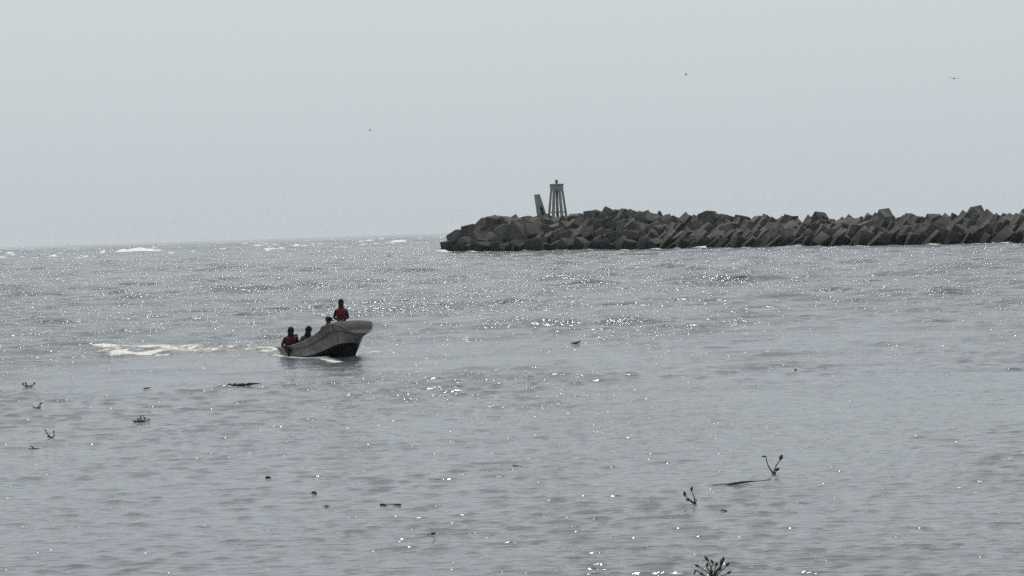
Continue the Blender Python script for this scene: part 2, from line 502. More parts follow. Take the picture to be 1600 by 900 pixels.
def water_material():
    m = bpy.data.materials.new('murky_sea_water')
    m.use_nodes = True
    t = m.node_tree
    b = t.nodes['Principled BSDF']
    b.inputs['IOR'].default_value = 1.333
    geo = t.nodes.new('ShaderNodeNewGeometry')

    def noise(scale, detail, rough=0.6, sx=1.0, sy=1.0):
        mp = t.nodes.new('ShaderNodeMapping')
        mp.inputs['Scale'].default_value = (sx, sy, 1)
        t.links.new(geo.outputs['Position'], mp.inputs['Vector'])
        n = t.nodes.new('ShaderNodeTexNoise')
        n.inputs['Scale'].default_value = scale
        n.inputs['Detail'].default_value = detail
        n.inputs['Roughness'].default_value = rough
        t.links.new(mp.outputs[0], n.inputs['Vector'])
        return n.outputs['Fac']

    def math_(op, a, b_=None, c=None, clamp=False):
        n = t.nodes.new('ShaderNodeMath'); n.operation = op; n.use_clamp = clamp
        for i, x in enumerate((a, b_, c)):
            if x is None: continue
            if isinstance(x, (int, float)): n.inputs[i].default_value = x
            else: t.links.new(x, n.inputs[i])
        return n.outputs[0]

    def attr(nm):
        a = t.nodes.new('ShaderNodeAttribute'); a.attribute_name = nm
        return a.outputs['Fac']

    # foam: broken up by noise
    fn = noise(2.4, 6, 0.75, 1.0, 0.6)
    fl = noise(0.22, 4, 0.7, 1.0, 0.35)
    fm = math_('SUBTRACT', math_('ADD', attr('foam'), math_('ADD', math_('MULTIPLY', fn, 1.35), math_('MULTIPLY', fl, 0.5))), 1.37)
    foam = math_('MULTIPLY', fm, 3.6, clamp=True)
    # silty water, patches of slightly different load
    body = t.nodes.new('ShaderNodeMix'); body.data_type = 'RGBA'
    body.inputs[6].default_value = (0.108, 0.117, 0.133, 1)
    body.inputs[7].default_value = (0.126, 0.133, 0.144, 1)
    t.links.new(noise(0.05, 3, 0.5, 1, 0.4), body.inputs[0])
    c1 = t.nodes.new('ShaderNodeMix'); c1.data_type = 'RGBA'
    t.links.new(math_('MULTIPLY', attr('churn'), 0.75, clamp=True), c1.inputs[0])
    t.links.new(body.outputs[2], c1.inputs[6])
    c1.inputs[7].default_value = (0.21, 0.18, 0.145, 1)
    c2 = t.nodes.new('ShaderNodeMix'); c2.data_type = 'RGBA'
    t.links.new(foam, c2.inputs[0])
    t.links.new(c1.outputs[2], c2.inputs[6])
    c2.inputs[7].default_value = (0.78, 0.76, 0.72, 1)
    t.links.new(c2.outputs[2], b.inputs['Base Color'])
    rr = t.nodes.new('ShaderNodeMapRange')
    rr.inputs[3].default_value = 0.075; rr.inputs[4].default_value = 0.8
    t.links.new(foam, rr.inputs[0])
    t.links.new(rr.outputs[0], b.inputs['Roughness'])
    # fine ripples on the modelled waves
    h1 = noise(3.4, 2, 0.5, 0.5, 1.25)
    h0 = math_('POWER', noise(5.2, 1.5, 0.5, 0.62, 1.2), 5.0)        # peaked wind ripples
    h2 = noise(10.0, 2, 0.6, 0.7, 1.2)
    h3 = noise(0.95, 3, 0.6, 0.6, 1.2)
    # the water is choppier out towards the bar than in the sheltered reach near the shore
    sp = t.nodes.new('ShaderNodeSeparateXYZ'); t.links.new(geo.outputs['Position'], sp.inputs[0])

    def ramp(y0, y1, a, b_):
        rg = t.nodes.new('ShaderNodeMapRange')
        for k, v in enumerate((y0, y1, a, b_)): rg.inputs[1 + k].default_value = v
        t.links.new(sp.outputs['Y'], rg.inputs[0])
        return rg.outputs[0]
    hh = math_('MULTIPLY', h1, ramp(45, 200, 0.011, 0.12))
    hh = math_('ADD', hh, math_('MULTIPLY', h2, ramp(45, 260, 0.0008, 0.026)))
    hh = math_('ADD', hh, math_('MULTIPLY', h0, ramp(45, 200, 0.095, 0.19)))
    patch = t.nodes.new('ShaderNodeMapRange')                      # cat's-paws: rough and smooth patches
    for k, v in enumerate((0.40, 0.62, 0.62, 1.5)): patch.inputs[1 + k].default_value = v
    t.links.new(noise(0.035, 4, 0.65, 1.6, 0.7), patch.inputs[0])
    hh = math_('ADD', hh, math_('MULTIPLY', h3, ramp(60, 260, 0.03, 0.41)))
    hh = math_('MULTIPLY', hh, patch.outputs[0])
    hh = math_('ADD', hh, math_('MULTIPLY', math_('MULTIPLY', foam, fn), 0.25))
    bp = t.nodes.new('ShaderNodeBump')
    bp.inputs['Strength'].default_value = 1.0
    bp.inputs['Distance'].default_value = 1.0
    t.links.new(hh, bp.inputs['Height'])
    t.links.new(bp.outputs['Normal'], b.inputs['Normal'])
    return m


build_sea()


def sea_z(p):
    ys, us, half, Z = SEA
    i = int(np.searchsorted(ys, p.y)); j = int(np.searchsorted(us, p.x / half[i]))
    return float(Z[i - 2:i + 3, j - 2:j + 3].mean())


# ------------------------------------------------------------------ the breakwater
def pts_interp(x, tab):
    return float(np.interp(x, [a for a, _ in tab], [b for _, b in tab]))


PROFILE = [(690, 372), (706, 360), (740, 349), (760, 342), (797, 340), (803, 345), (830, 340), (860, 340), (890, 337), (920, 332), (945, 326),
           (985, 325), (1010, 331), (1040, 340), (1080, 338), (1105, 336), (1130, 339), (1165, 345), (1180, 341), (1215, 340), (1245, 347),
           (1280, 338), (1300, 343), (1335, 343), (1380, 335), (1400, 341), (1440, 340), (1470, 341), (1500, 336), (1520, 331), (1545, 337),
           (1580, 336), (1600, 334), (1900, 330)]
A0, B0 = at(700, 394.3), at(1600, 380.2)
AX = (B0 - A0); JL = AX.length; AX.normalize()
NV = Vector((AX.y, -AX.x, 0))
if NV.dot(CAMP - A0) < 0: NV = -NV
JEND = JL * 1.16


def crest(s, back):
    """height of the mound's crest line at distance s along the breakwater"""
    p = A0 + AX * s - NV * back
    z = 5.0
    for _ in range(4):
        px, py = proj((p.x, p.y, z))
        z += (py - pts_interp(px, PROFILE)) * (p - CAMP).dot(fwd) / F
    return z


def wid(s):
    return 8.5


bw = empty('breakwater', (A0.x, A0.y, 0))
tag(bw, 'long dark breakwater of tumbled concrete blocks reaching out into the sea', 'breakwater')


def W2L(p):
    return Vector(p) - Vector((A0.x, A0.y, 0))


def mound(s, f):
    """point of the seaward-facing slope: f 0 at the water, 1 at the crest"""
    hgt = crest(max(s, 0), wid(s))
    ez = min(1.0, max(0.0, (s + 4) / 10.0))
    p = A0 + AX * s - NV * (wid(s) * f)
    z = (hgt - 1.0) * (f ** 0.85) * (0.45 + 0.55 * ez)
    return Vector((p.x, p.y, z)), hgt


# rubble core under the blocks
cv, cf = [], []
ss = np.linspace(-1.5, JEND, 150)
prof_f = [(-0.25, -0.9), (0.0, 0.0), (0.35, .36), (0.7, .68), (0.95, .86), (1.25, .88), (1.7, .7), (2.3, .1), (2.6, -.4)]
for i, s in enumerate(ss):
    hgt = crest(max(s, 0), wid(s)) - 1.1
    e = min(1, max(0.05, (s + 1.5) / 8))
    for j, (f, zf) in enumerate(prof_f):
        p = A0 + AX * s - NV * (wid(s) * (1.2 + (f - 1.2) * (0.35 + 0.65 * e)))
        nz = mnoise.noise(Vector((p.x * .35, p.y * .35, j * 3.1))) * 0.7
        z = (zf * hgt * (0.25 + 0.75 * e) + nz) if zf > 0 else zf * 2
        cv.append(W2L((p.x, p.y, z)))
nj = len(prof_f)
for i in range(len(ss) - 1):
    for j in range(nj - 1):
        cf.append((i * nj + j, (i + 1) * nj + j, (i + 1) * nj + j + 1, i * nj + j + 1))
cf.append(tuple(range(nj)))
cme = bpy.data.meshes.new('rubble_core'); cme.from_pydata(cv, [], cf); cme.materials.append(M['core'])
link_mesh('rubble_core', cme, bw)


def chunk(dims, seed, bev=0.10, jit=0.07):
    g = random.Random(seed)
    bm = bmesh.new()
    bmesh.ops.create_cube(bm, size=1.0)
    for v in bm.verts:
        v.co = Vector((v.co.x * dims[0], v.co.y * dims[1], v.co.z * dims[2]))
        v.co += Vector([g.uniform(-jit, jit) * d for d in dims])
    bmesh.ops.bevel(bm, geom=bm.edges[:], offset=bev * min(dims), segments=1, affect='EDGES', profile=0.5)
    for v in bm.verts:
        v.co += Vector([g.uniform(-.02, .02) * d for d in dims])
    me = bpy.data.meshes.new('concrete_block'); bm.to_mesh(me); bm.free()
    me.materials.append(M['block'])
    return me


def boulder_mesh(seed):
    g = random.Random(seed)
    bm = bmesh.new()
    bmesh.ops.create_icosphere(bm, subdivisions=1, radius=0.5)
    off = Vector((g.uniform(0, 50), g.uniform(0, 50), 0))
    for v in bm.verts:
        v.co *= 1 + 0.5 * mnoise.noise(v.co * 2.2 + off) + g.uniform(-.08, .08)
    me = bpy.data.meshes.new('boulder'); bm.to_mesh(me); bm.free()
    me.materials.append(M['block'])
    return me


cubes = [chunk((3.0, 2.7, 2.7), 100 + i, 0.07) for i in range(7)]
slabs = [chunk((3.7, 2.6, 1.55), 200 + i, 0.06, 0.11) for i in range(9)]
rocks = [boulder_mesh(300 + i) for i in range(8)]


def put_block(me, p, rotm, sc):
    o = link_mesh(me.name.split('.')[0], me, bw)
    o.matrix_basis = Matrix.Translation(W2L(p)) @ rotm.to_4x4() @ Matrix.Diagonal((sc[0], sc[1], sc[2], 1))
    return o


BASE = Matrix((AX, -NV, Vector((0, 0, 1)))).transposed()      # columns: along, across (away), up
g = random.Random(5)
nblk = 0
tiers = [(0.02, 3.2), (0.30, 3.3), (0.58, 3.3), (0.85, 3.3), (1.05, 3.0)]
for ti, (f, step) in enumerate(tiers):
    s = -1.0 + g.uniform(0, 2) + 1.2 * ti
    while s < JEND:
        p, hgt = mound(s, f)
        px = proj(p)[0]
        if px > 1660: break
        leaning = px > 1035 + g.uniform(-60, 60) and g.random() > .16
        if ti == 4 and (860 < px < 1040 or px < 760):
            s += step; continue
        if leaning:
            me = g.choice(slabs)
            rot = Matrix.Rotation(R(g.gauss(-8, 11)), 3, 'Z') @ Matrix.Rotation(R(-g.gauss(49, 11)), 3, 'Y') @ Matrix.Rotation(R(g.gauss(14, 12)), 3, 'X')
            k = g.uniform(0.68, 1.1)
            st = step * g.uniform(.78, .98)
        else:
            me = g.choice(cubes)
            rot = BASE @ Euler((R(g.uniform(-38, 38)), R(g.uniform(-38, 38)), R(g.uniform(0, 90)))).to_matrix()
            k = g.uniform(0.74, 1.08)
            st = step * g.uniform(.9, 1.2)
        sc = (k * g.uniform(.9, 1.1), k * g.uniform(.9, 1.1), k * g.uniform(.9, 1.1))
        z = p.z + (0.35 if ti == 0 else 0.25) + g.uniform(-.35, .35)
        if ti == 4: z = hgt - 1.15 + g.uniform(-.4, .25)
        if ti == 3: z = min(z, hgt - 1.3)
        put_block(me, (p.x, p.y, z) , rot, sc)
        nblk += 1
        s += st
# the end of the breakwater and its highest blocks, one by one: (x, y, size, lean)
for (px, py, back, k, lean) in [(700, 386, -1.0, .95, 3), (716, 374, 2, 1.25, 24), (728, 386, 0, 1.2, 40), (738, 364, 4, 1.2, 12), (752, 380, 1, 1.3, 50),
                                (758, 356, 6, 1.2, 30), (776, 351, 6, 1.25, -8), (790, 366, 3, 1.4, 20), (812, 362, 4, 1.45, 36), (836, 368, 3, 1.4, 52),
                                (1524, 340, 8.5, .95, 38), (1382, 342, 8.5, .85, 50), (1282, 346, 8.5, .9, 46), (1106, 343, 8.5, 1.0, 15)]:
    # find the place on the mound strip "back" metres behind the waterline that lies on this pixel
    best = None
    for s in np.linspace(-2, JEND, 600):
        p = A0 + AX * s - NV * back
        q = proj((p.x, p.y, 3))
        if best is None or abs(q[0] - px) < best[0]: best = (abs(q[0] - px), p)
    p = best[1]; z = 3.0
    for _ in range(3):
        z += (proj((p.x, p.y, z))[1] - py) * (p - CAMP).dot(fwd) / F
    rot = BASE @ Matrix.Rotation(R(g.uniform(-25, 25)), 3, 'Z') @ Matrix.Rotation(R(-lean), 3, 'Y') @ Matrix.Rotation(R(g.uniform(-8, 8)), 3, 'X')
    put_block(g.choice(cubes), (p.x, p.y, z), rot, (k, k, k))
    nblk += 1
# loose boulders on the crown and in the gaps
nb = 0
while nb < 190:
    s = g.uniform(0, JEND * 0.95)
    f = g.choice((g.uniform(.75, 1.5), g.uniform(0.1, 1)))
    p, hgt = mound(s, min(f, 1.0))
    p2 = A0 + AX * s - NV * (wid(s) * f)
    px = proj(p)[0]
    if px > 1640 or px < 700: continue
    crown = 840 < px < 1060
    if not crown and g.random() < 0.62: continue
    k = g.uniform(1.1, 2.3)
    z = (hgt - 0.9 if f >= 0.95 else p.z + 0.7) - k * 0.25 + (g.uniform(0, .5) if crown else 0)
    put_block(g.choice(rocks), (p2.x, p2.y, z), Euler((g.uniform(0, 6), g.uniform(0, 6), g.uniform(0, 6))).to_matrix(), (k * g.uniform(.8, 1.4), k, k * g.uniform(.7, 1)))
    nb += 1
print('blocks', nblk, 'boulders', nb, 'breakwater length', JL, 'at', A0, B0)


# ------------------------------------------------------------------ beacon tower and leaning ruin
def on_crest(px, back):
    best = None
    for s in np.linspace(-2, JEND, 1500):
        p = A0 + AX * s - NV * back
        q = proj((p.x, p.y, 6))
        if best is None or abs(q[0] - px) < best[0]: best = (abs(q[0] - px), p, s)
    return best[1], best[2]


def z_at(p, py):
    z = 5.0
    for _ in range(4):
        z += (proj((p.x, p.y, z))[1] - py) * (Vector((p.x, p.y, z)) - CAMP).dot(fwd) / F
    return z


p, s_t = on_crest(871.5, 11.5)
z0 = z_at(p, 341); zt = z_at(p, 287.3)
mpp = (p - CAMP).dot(fwd) / F
H = zt - z0
tw = empty('beacon_tower', (p.x, p.y, z0 - 0.6))
tag(tw, 'pale concrete beacon tower on six splayed legs with a drum top', 'beacon')
Ht = H + 0.6
drum_h = 11.5 * mpp
Rt, Rb = 10.2 * mpp, 14.4 * mpp
vdir = math.atan2(p.x, p.y)
cap = MB()
n6 = 24


def ring(mb, zs, rs, seg, cap_ends=True, rot=0.0):
    vs, fs = [], []
    for z, r_ in zip(zs, rs):
        for k in range(seg):
            a = 2 * math.pi * k / seg + rot
            vs.append((r_ * math.cos(a), r_ * math.sin(a), z))
    for i in range(len(zs) - 1):
        for k in range(seg):
            k2 = (k + 1) % seg
            fs.append((i * seg + k, i * seg + k2, (i + 1) * seg + k2, (i + 1) * seg + k))
    fs.append(tuple(range(seg - 1, -1, -1))); fs.append(tuple((len(zs) - 1) * seg + k for k in range(seg)))
    mb.add(vs, fs)
    return mb


zb = Ht - drum_h
ring(cap, [zb, zb + .25, zb + .3, Ht - .3, Ht - .28, Ht], [Rt * .98, Rt * 1.0, Rt * 1.02, Rt * 1.04, Rt * 1.08, Rt * 1.08], 24)
drum = cap.build('drum', M['tower'], tw, smooth=False)
for k in range(6):
    a = 2 * math.pi * k / 6 - vdir
    top = Vector((math.cos(a) * (Rt - .18), math.sin(a) * (Rt - .18), zb + .05))
    bot = Vector((math.cos(a) * Rb, math.sin(a) * Rb, 0))
    lg = MB()
    rotm = Matrix.Rotation(a, 3, 'Z')
    vs = []
    for q, hw in ((bot, .26), (top, .22)):
        for dx, dy in ((-1, -1), (1, -1), (1, 1), (-1, 1)):
            vs.append(q + rotm @ Vector((dx * hw, dy * hw, 0)))
    lg.add(vs, [(3, 2, 1, 0), (4, 5, 6, 7), (0, 1, 5, 4), (1, 2, 6, 5), (2, 3, 7, 6), (3, 0, 4, 7)])
    lg.build('leg', M['tower'], tw, smooth=False)
    # haunch where the leg meets the drum
    a2 = a + math.pi / 3
    zr = 0.30 * zb
    rr = Rb + (Rt - .18 - Rb) * 0.30 - .02
    br = MB()
    q1 = Vector((math.cos(a) * rr, math.sin(a) * rr, zr)); q2 = Vector((math.cos(a2) * rr, math.sin(a2) * rr, zr))
    br.tube([q1, q2], [0.12, 0.12], 4)
    br.build('ring_beam', M['tower'], tw, smooth=False)
ring(MB(), [0, 1], [1, 1], 3)
colm = ring(MB(), [0, zb + .04], [0.31, 0.29], 12)
colm.build('central_column', M['tower'], tw)
lan = ring(MB(), [Ht - .01, Ht + .18, Ht + .2, Ht + .62, Ht + .66, Ht + .95], [.2, .2, .30, .30, .34, .08], 12)
lan.build('lantern', M['lamp'], tw, smooth=False)

p, s_r = on_crest(849, 11)
z0 = z_at(p, 342); zt = z_at(p, 304)
mpp = (p - CAMP).dot(fwd) / F
rt = empty('leaning_ruin', (p.x, p.y, z0 - .5))
tag(rt, 'leaning tapered concrete stump beside the beacon tower, dark opening at its foot', 'ruin')
Hr = (zt - z0) + .5
wt, wb = 9.0 * mpp, 16.6 * mpp
sh = -7.5 * mpp
yaw = Matrix.Rotation(-vdir, 3, 'Z')
sr = MB()
vs = []
for z, ww, cx in ((0, wb, 0), (Hr, wt, sh - 1.0 * mpp)):
    for dx, dy in ((-1, -1), (1, -1), (1, 1), (-1, 1)):
        vs.append(yaw @ Vector((cx + dx * ww / 2, dy * ww / 2 * 0.85, z + (0.12 if (z > 0 and dx > 0) else 0))))
sr.add(vs, [(3, 2, 1, 0), (4, 5, 6, 7), (0, 1, 5, 4), (1, 2, 6, 5), (2, 3, 7, 6), (3, 0, 4, 7)])
shaft = sr.build('shaft', M['tower'], rt, smooth=False)
# the opening: a hole cut through the shaft wall
ct = MB()


def on_face(u, v, out):
    z = v * Hr
    ww = wb + (wt - wb) * v
    cx = (sh - mpp) * v
    return yaw @ Vector((cx + u * ww / 2, -ww / 2 * .85 + out, z))


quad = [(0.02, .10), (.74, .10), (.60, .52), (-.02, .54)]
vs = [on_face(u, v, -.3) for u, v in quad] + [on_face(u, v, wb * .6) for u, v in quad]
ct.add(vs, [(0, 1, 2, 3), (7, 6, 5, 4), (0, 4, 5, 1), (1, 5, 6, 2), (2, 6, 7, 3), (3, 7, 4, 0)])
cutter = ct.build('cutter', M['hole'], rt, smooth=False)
for o_ in (cutter, shaft):
    bm = bmesh.new(); bm.from_mesh(o_.data); bmesh.ops.recalc_face_normals(bm, faces=bm.faces[:]); bm.to_mesh(o_.data); bm.free()
md = shaft.modifiers.new('cut', 'BOOLEAN'); md.operation = 'DIFFERENCE'; md.object = cutter; md.solver = 'EXACT'
bpy.context.view_layer.update()
dg = bpy.context.evaluated_depsgraph_get()
nm = bpy.data.meshes.new_from_object(shaft.evaluated_get(dg))
shaft.modifiers.clear(); shaft.data = nm
bpy.data.objects.remove(cutter)


# ------------------------------------------------------------------ the boat
def smooth_tab(tab, x):
    xs = np.array([a for a, _ in tab]); ysv = np.array([b for _, b in tab])
    # monotone-ish cubic through the table
    m_ = np.gradient(ysv, xs)
    i = int(np.clip(np.searchsorted(xs, x) - 1, 0, len(xs) - 2))
    h = xs[i + 1] - xs[i]; t = (x - xs[i]) / h
    return float((2 * t**3 - 3 * t**2 + 1) * ysv[i] + (t**3 - 2 * t**2 + t) * h * m_[i] + (-2 * t**3 + 3 * t**2) * ysv[i + 1] + (t**3 - t**2) * h * m_[i + 1])


bgT = [(0, .78), (.25, .86), (.5, .90), (.7, .88), (.84, .80), (.93, .64), (.98, .45), (1, .28)]
zgT = [(0, .32), (.25, .42), (.5, .66), (.7, 1.0), (.77, 1.17), (.83, 1.27), (.90, 1.28), (.96, 1.16), (1, .96)]
bcT = [(0, .66), (.25, .72), (.5, .72), (.7, .60), (.84, .47), (.93, .32), (.98, .17), (1, .05)]
zcT = [(0, .02), (.25, .05), (.5, .09), (.7, .31), (.84, .52), (.93, .60), (.98, .61), (1, .60)]
zkT = [(0, -.24), (.25, -.23), (.5, -.22), (.7, -.19), (.84, -.14), (.93, -.06), (.98, .14), (1, .38)]


def hull_section(s, inset=0.0):
    bg_, zg, bc, zc, zk = (smooth_tab(t_, s) for t_ in (bgT, zgT, bcT, zcT, zkT))
    xg, xc, xk = s * BL, s * (BL - .34), s * (BL - .50)
    pts = []
    # gunwale to chine, flared and slightly hollow, with a step (strake) two thirds up
    for t_ in (0, .12, .26, .34, .36, .55, .75, .90, 1.0):
        hollow = -0.07 * math.sin(math.pi * t_) * (0.35 + s)
        y = bg_ + (bc - bg_) * t_ + hollow + (0.022 if t_ <= .34 else 0)
        pts.append((xg + (xc - xg) * t_, max(y - inset, .004), zg + (zc - zg) * t_))
    pts.append((xc, max(bc - .03 - inset, .003), zc - .02))
    for t_ in (.35, .7, 1.0):
        pts.append((xc + (xk - xc) * t_, max((bc - .03) * (1 - t_) - inset * (1 - t_), 0.0), zc - .02 + (zk - zc + .02) * (t_ ** .9) + inset * .6))
    return pts


boat = empty('fishing_skiff', mw=BOAT)
tag(boat, 'grey open skiff with raised bow and black bottom carrying four people', 'boat')
NS = 48
half = [hull_section(i / NS) for i in range(NS + 1)]
npt = len(half[0])
hb, fmat = MB(), []
vs, fs = [], []
for sec in half:
    row = [(x, -y, z) for x, y, z in sec] + [(x, y, z) for x, y, z in reversed(sec[:-1])]
    vs += row
nc_ = 2 * npt - 1
for i in range(NS):
    for j in range(nc_ - 1):
        fs.append((i * nc_ + j, (i + 1) * nc_ + j, (i + 1) * nc_ + j + 1, i * nc_ + j + 1))
        jj = j if j < npt - 1 else nc_ - 2 - j
        fmat.append(1 if jj >= 8 else 0)
fs.append(tuple(range(nc_ - 1, -1, -1))); fmat.append(0)                 # transom
fs.append(tuple(NS * nc_ + j for j in range(nc_))); fmat.append(0)       # blunt stem
hb.add(vs, fs)
hull = hb.build('hull', [M['hull'], M['bottom']], boat)
hull.data.polygons.foreach_set('material_index', fmat)
hull.data.set_sharp_from_angle(angle=R(35))
# inside skin and sole
ib = MB(); vs, fs = [], []
NI = int(NS * .77)
for i in range(NI):
    s = i / NS
    sec = hull_section(s + .004, .045)
    zs = max(sec[8][2], 0.13)
    row = [(x, -y, max(z, zs)) for x, y, z in sec[:9]] + [(x, y, max(z, zs)) for x, y, z in reversed(sec[:9])]
    vs += row
for i in range(NI - 1):
    for j in range(17):
        fs.append((i * 18 + j, i * 18 + j + 1, (i + 1) * 18 + j + 1, (i + 1) * 18 + j))
fs.append(tuple(range(18)))
ib.add(vs, fs)
ib.build('inner_liner', M['inside'], boat)
# gunwale rail all round
NB = int(NS * .72)


def gw(i, sg):
    x, y, z = hull_section(i / NS)[0]
    return (x, sg * (y - .018), z)


for sg in (-1, 1):
    MB().tube([gw(i, sg) for i in range(0, NB + 1)], 0.042, 8, 0.75).build('gunwale', M['hull'], boat)
MB().tube([gw(i, -1) for i in range(NB, NS + 1)] + [gw(i, 1) for i in range(NS, NB - 1, -1)], 0.030, 8, 0.75).build('bow_rail', M['rail'], boat)
# strake under the flare
for sg in (-1, 1):
    st = MB().tube([(q[3][0], sg * (q[3][1] + .004), q[3][2]) for q in half[1:NS - 1]], 0.02, 6)
    st.build('strake', M['rail'], boat)
# transom cap, thwarts, foredeck
MB().box((0.02, 0, .31), (.08, 1.5, .06)).build('transom_cap', M['rail'], boat, smooth=False)
for s_, hz in ((.16, .16), (.36, .30), (.47, .50)):
    sec = hull_section(s_)
    wy = sec[3][1] - .05
    MB().box((s_ * BL, 0, hz), (.30, 2 * wy, .05)).build('thwart', M['inside'], boat, smooth=False)
fd = MB(); vs, fs = [], []
rows = np.linspace(.73, .998, 16)
ND = 13
for s_ in rows:
    x, y, z = hull_section(s_)[0]
    crown = .10 * math.sqrt(max(0.0, 1 - ((s_ - .80) / .1985) ** 2))
    for k in range(ND):
        a = math.pi * k / (ND - 1)
        vs.append((x, -math.cos(a) * (y - .01), z + .01 + crown * math.sin(a) ** .8))
for i in range(len(rows) - 1):
    for j in range(ND - 1):
        fs.append((i * ND + j, (i + 1) * ND + j, (i + 1) * ND + j + 1, i * ND + j + 1))
fs.append(tuple(range(ND))); fs.append(tuple((len(rows) - 1) * ND + j for j in range(ND)))
fd.add(vs, fs); fd.build('foredeck', M['deck'], boat)
# seams and rub patches on the side
for s_ in (.17, .86):
    sec = hull_section(s_)
    MB().tube([(q[0], -(q[1] + .003), q[2]) for q in sec[:9]], .012, 5).build('seam', M['rail'], boat)
# outboard motor
om = MB().box((-.22, 0, .62), (.34, .30, .34), taper=.8)
mo = om.build('outboard_motor', M['motor'], boat, smooth=False)
MB().tube([(-.2, 0, .46), (-.22, 0, .1), (-.25, 0, -.45)], [.09, .07, .05], 8).build('motor_leg', M['motor'], mo)
MB().tube([(-.05, 0, .62), (.25, -.12, .68), (.55, -.2, .70)], [.025, .022, .024], 6).build('tiller', M['motor'], mo)
# mooring line lying over the bow
MB().tube([(4.9, -.50, 1.37), (4.9, -.74, 1.27), (4.88, -.80, 1.14), (4.8, -.78, 1.0)], .012, 5).build('mooring_line', M['rope'], boat)


# ------------------------------------------------------------------ people
def bodymesh(name, J, edges, rad, regions, mats, extra):
    """one continuous skinned surface from a joint skeleton; faces coloured by the nearest bone"""
    names = list(J)
    me = bpy.data.meshes.new(name)
    me.from_pydata([J[n] for n in names], [(names.index(a), names.index(b_)) for a, b_ in edges], [])
    o = bpy.data.objects.new(name, me)
    COL.objects.link(o)
    o.modifiers.new('skin', 'SKIN')
    sd = o.modifiers.new('sub', 'SUBSURF'); sd.levels = 1; sd.render_levels = 1
    if not me.skin_vertices: me.attributes.new('x', 'FLOAT', 'POINT')
    for i, n in enumerate(names):
        rv = rad[n]
        me.skin_vertices[0].data[i].radius = rv if hasattr(rv, '__len__') else (rv, rv)
        me.skin_vertices[0].data[i].use_root = (n == 'pelvis')
    bpy.context.view_layer.update()
    dg = bpy.context.evaluated_depsgraph_get()
    nm = bpy.data.meshes.new_from_object(o.evaluated_get(dg))
    bpy.data.objects.remove(o)
    mb = MB()
    mb.add([v.co[:] for v in nm.vertices], [tuple(p.vertices) for p in nm.polygons])
    nbase = len(mb.f)
    emats = []
    for fn, mi in extra:
        b0 = len(mb.f); fn(mb); emats += [mi] * (len(mb.f) - b0)
    out = mb.mesh(name, mats)
    bones = [(Vector(J[a]), Vector(J[b_]), regions.get((a, b_), 0)) for a, b_ in edges]
    mi = []
    for p in list(out.polygons)[:nbase]:
        c = p.center
        bd, bi = 1e9, 0
        for a, b_, rg in bones:
            ab = b_ - a
            t_ = max(0, min(1, (c - a).dot(ab) / max(ab.length_squared, 1e-9)))
            dd = (c - a - ab * t_).length
            if dd < bd: bd, bi = dd, rg
        mi.append(bi)
    out.polygons.foreach_set('material_index', mi + emats)
    return out


